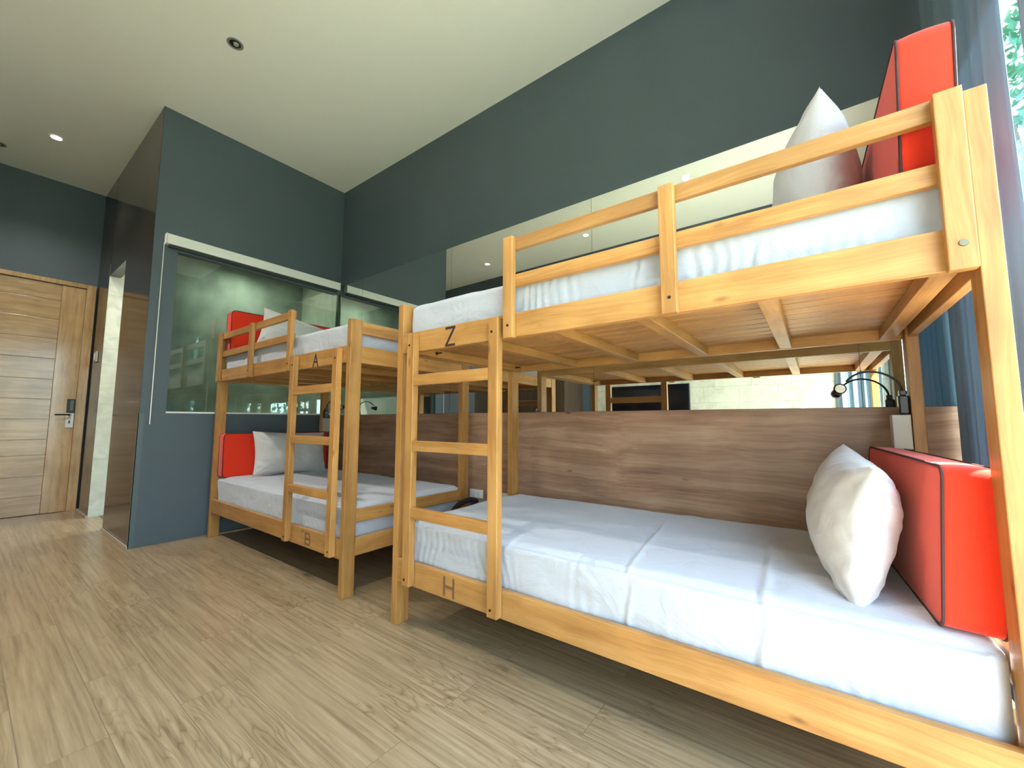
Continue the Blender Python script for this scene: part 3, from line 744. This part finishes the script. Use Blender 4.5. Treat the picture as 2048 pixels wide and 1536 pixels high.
# bathroom: lit ceiling lamps
dif = emis('bathroom_diffuser', (1, .97, .88), 1.0)
for (lx, ly, en, lb) in ((-2.95, -.75, 7, 'round white ceiling light above the shower behind the glass'), (-3.88, -.95, 8, 'round white ceiling light inside the tiled doorway')):
    root = empty('bathroom_ceiling_light', (lx, ly, 2.75), lb, 'ceiling light')
    bm = bmesh.new(); cyl(bm, (0, 0, -.03), (0, 0, -.0005), .12, seg=32); link('diffuser', bm, dif, root)
    ld = bpy.data.lights.new('bathroom_lamp', 'AREA'); ld.shape = 'DISK'; ld.size = .24; ld.energy = en; ld.color = (1, .97, .88)
    lo = bpy.data.objects.new('bathroom_lamp', ld); C.objects.link(lo); lo.location = (0, 0, -.035); lo.parent = root

# ------------------------------------------------------------ outside
o = box('balcony_slab', XW+.16, XW+1.9, -4.6, 1.2, -.20, -.04, M['concrete']); struct(o)
o = box('garden_ground', XW+1.95, 40, -30, 30, -3.2, -3.0, plain('sunlit_grass', (.16, .22, .07), .9, var=.3)); struct(o)
def tree(label, x, y, z0, h, rad, n, seed):
    rnd = random.Random(seed)
    root = empty('tree', (x, y, z0), label, 'tree', 'trees outside the window')
    bm = bmesh.new(); tube(bm, [(0, 0, 0), (.05, .03, h*.3), (-.04, .05, h*.55), (.03, 0, h*.8)], .12, 10)
    for k in range(6):
        a = k*1.05; tube(bm, [(0, 0, h*(.4+.05*k)), (math.cos(a)*rad*.4, math.sin(a)*rad*.4, h*(.5+.06*k)), (math.cos(a)*rad*.7, math.sin(a)*rad*.7, h*(.6+.06*k))], .04, 6)
    link('trunk', bm, M['bark'], root, smooth=True)
    bm = bmesh.new()
    for k in range(n):
        while True:
            p = Vector((rnd.uniform(-1, 1), rnd.uniform(-1, 1), rnd.uniform(-1, 1)))
            if p.length < 1: break
        p = Vector((p.x*rad, p.y*rad, h*.68+p.z*h*.36)); q = Matrix.Rotation(rnd.uniform(0, 6.28), 4, 'Z') @ Matrix.Rotation(rnd.uniform(0, 3.1), 4, 'X')
        sz = rnd.uniform(.06, .13)
        vs = [bm.verts.new(p+q @ Vector(c)*sz) for c in ((0, -1, 0), (.45, -.1, .08), (0, 1, 0), (-.45, -.1, .08))]
        bm.faces.new(vs)
    link('foliage', bm, M['leaf'], root)
tree('leafy green tree outside the window, past the curtain edge', 4.7, 6.4, -3.0, 10.5, 2.3, 9000, 3)
tree('leafy green tree further along outside the window', 8.4, -2.8, -3.0, 7.5, 2.2, 4200, 5)

# ------------------------------------------------------------ light
sun = bpy.data.lights.new('sun', 'SUN'); sun.energy = 27; sun.angle = R(.6); sun.color = (1, .975, .92)
so = bpy.data.objects.new('sun', sun); C.objects.link(so); so.location = (8, 4, 10)
so.rotation_euler = Vector((-1, -.70, -1.78)).to_track_quat('-Z', 'Y').to_euler()
w = bpy.data.worlds.new('world'); bpy.context.scene.world = w; w.use_nodes = True
nt = w.node_tree; bg = nt.nodes['Background']
tc = N(nt, 'ShaderNodeTexCoord'); sp = N(nt, 'ShaderNodeSeparateXYZ'); nt.links.new(tc.outputs['Generated'], sp.inputs[0])
mr = N(nt, 'ShaderNodeMapRange'); mr.inputs['From Min'].default_value = -1; mr.inputs['From Max'].default_value = 1
nt.links.new(sp.outputs['Z'], mr.inputs['Value'])
rp = ramp(nt, [(.0, (.30, .27, .20)), (.48, (.42, .42, .36)), (.52, (.70, .88, 1.0)), (1, (.34, .60, 1.0))])
nt.links.new(mr.outputs[0], rp.inputs['Fac']); nt.links.new(rp.outputs['Color'], bg.inputs['Color'])
bg.inputs['Strength'].default_value = 6.0
pl = bpy.data.lights.new('window_portal', 'AREA'); pl.shape = 'RECTANGLE'; pl.size = WY1-WY0; pl.size_y = WZ1-WZ0
pl.cycles.is_portal = True
po = bpy.data.objects.new('window_portal', pl); C.objects.link(po); po.location = (XW+.06, (WY0+WY1)/2, (WZ0+WZ1)/2)
po.rotation_euler = Vector((-1, 0, 0)).to_track_quat('-Z', 'Z').to_euler()

# ------------------------------------------------------------ camera
cam = bpy.data.cameras.new('camera'); co = bpy.data.objects.new('camera', cam); C.objects.link(co)
cam.sensor_fit = 'HORIZONTAL'; cam.sensor_width = 36; cam.lens = 814.41/2048*36; cam.clip_start = .02; cam.clip_end = 200
yw, pt, rl = R(36.5589), R(5.1899), R(.0506)
F = Vector((-math.sin(yw)*math.cos(pt), math.cos(yw)*math.cos(pt), math.sin(pt)))
Rr = Vector((math.cos(yw), math.sin(yw), 0)); U = Rr.cross(F)
R2 = Rr*math.cos(rl)+U*math.sin(rl); U2 = U*math.cos(rl)-Rr*math.sin(rl)
mt = Matrix((R2, U2, -F)).transposed().to_4x4(); mt.translation = Vector((1.8823, -2.5684, 1.0151))
co.matrix_world = mt
sc = bpy.context.scene; sc.camera = co
sc.view_settings.view_transform = 'Standard'; sc.view_settings.look = 'None'; sc.view_settings.gamma = 1
sc.view_settings.use_curve_mapping = False; sc.view_settings.exposure = 1.16
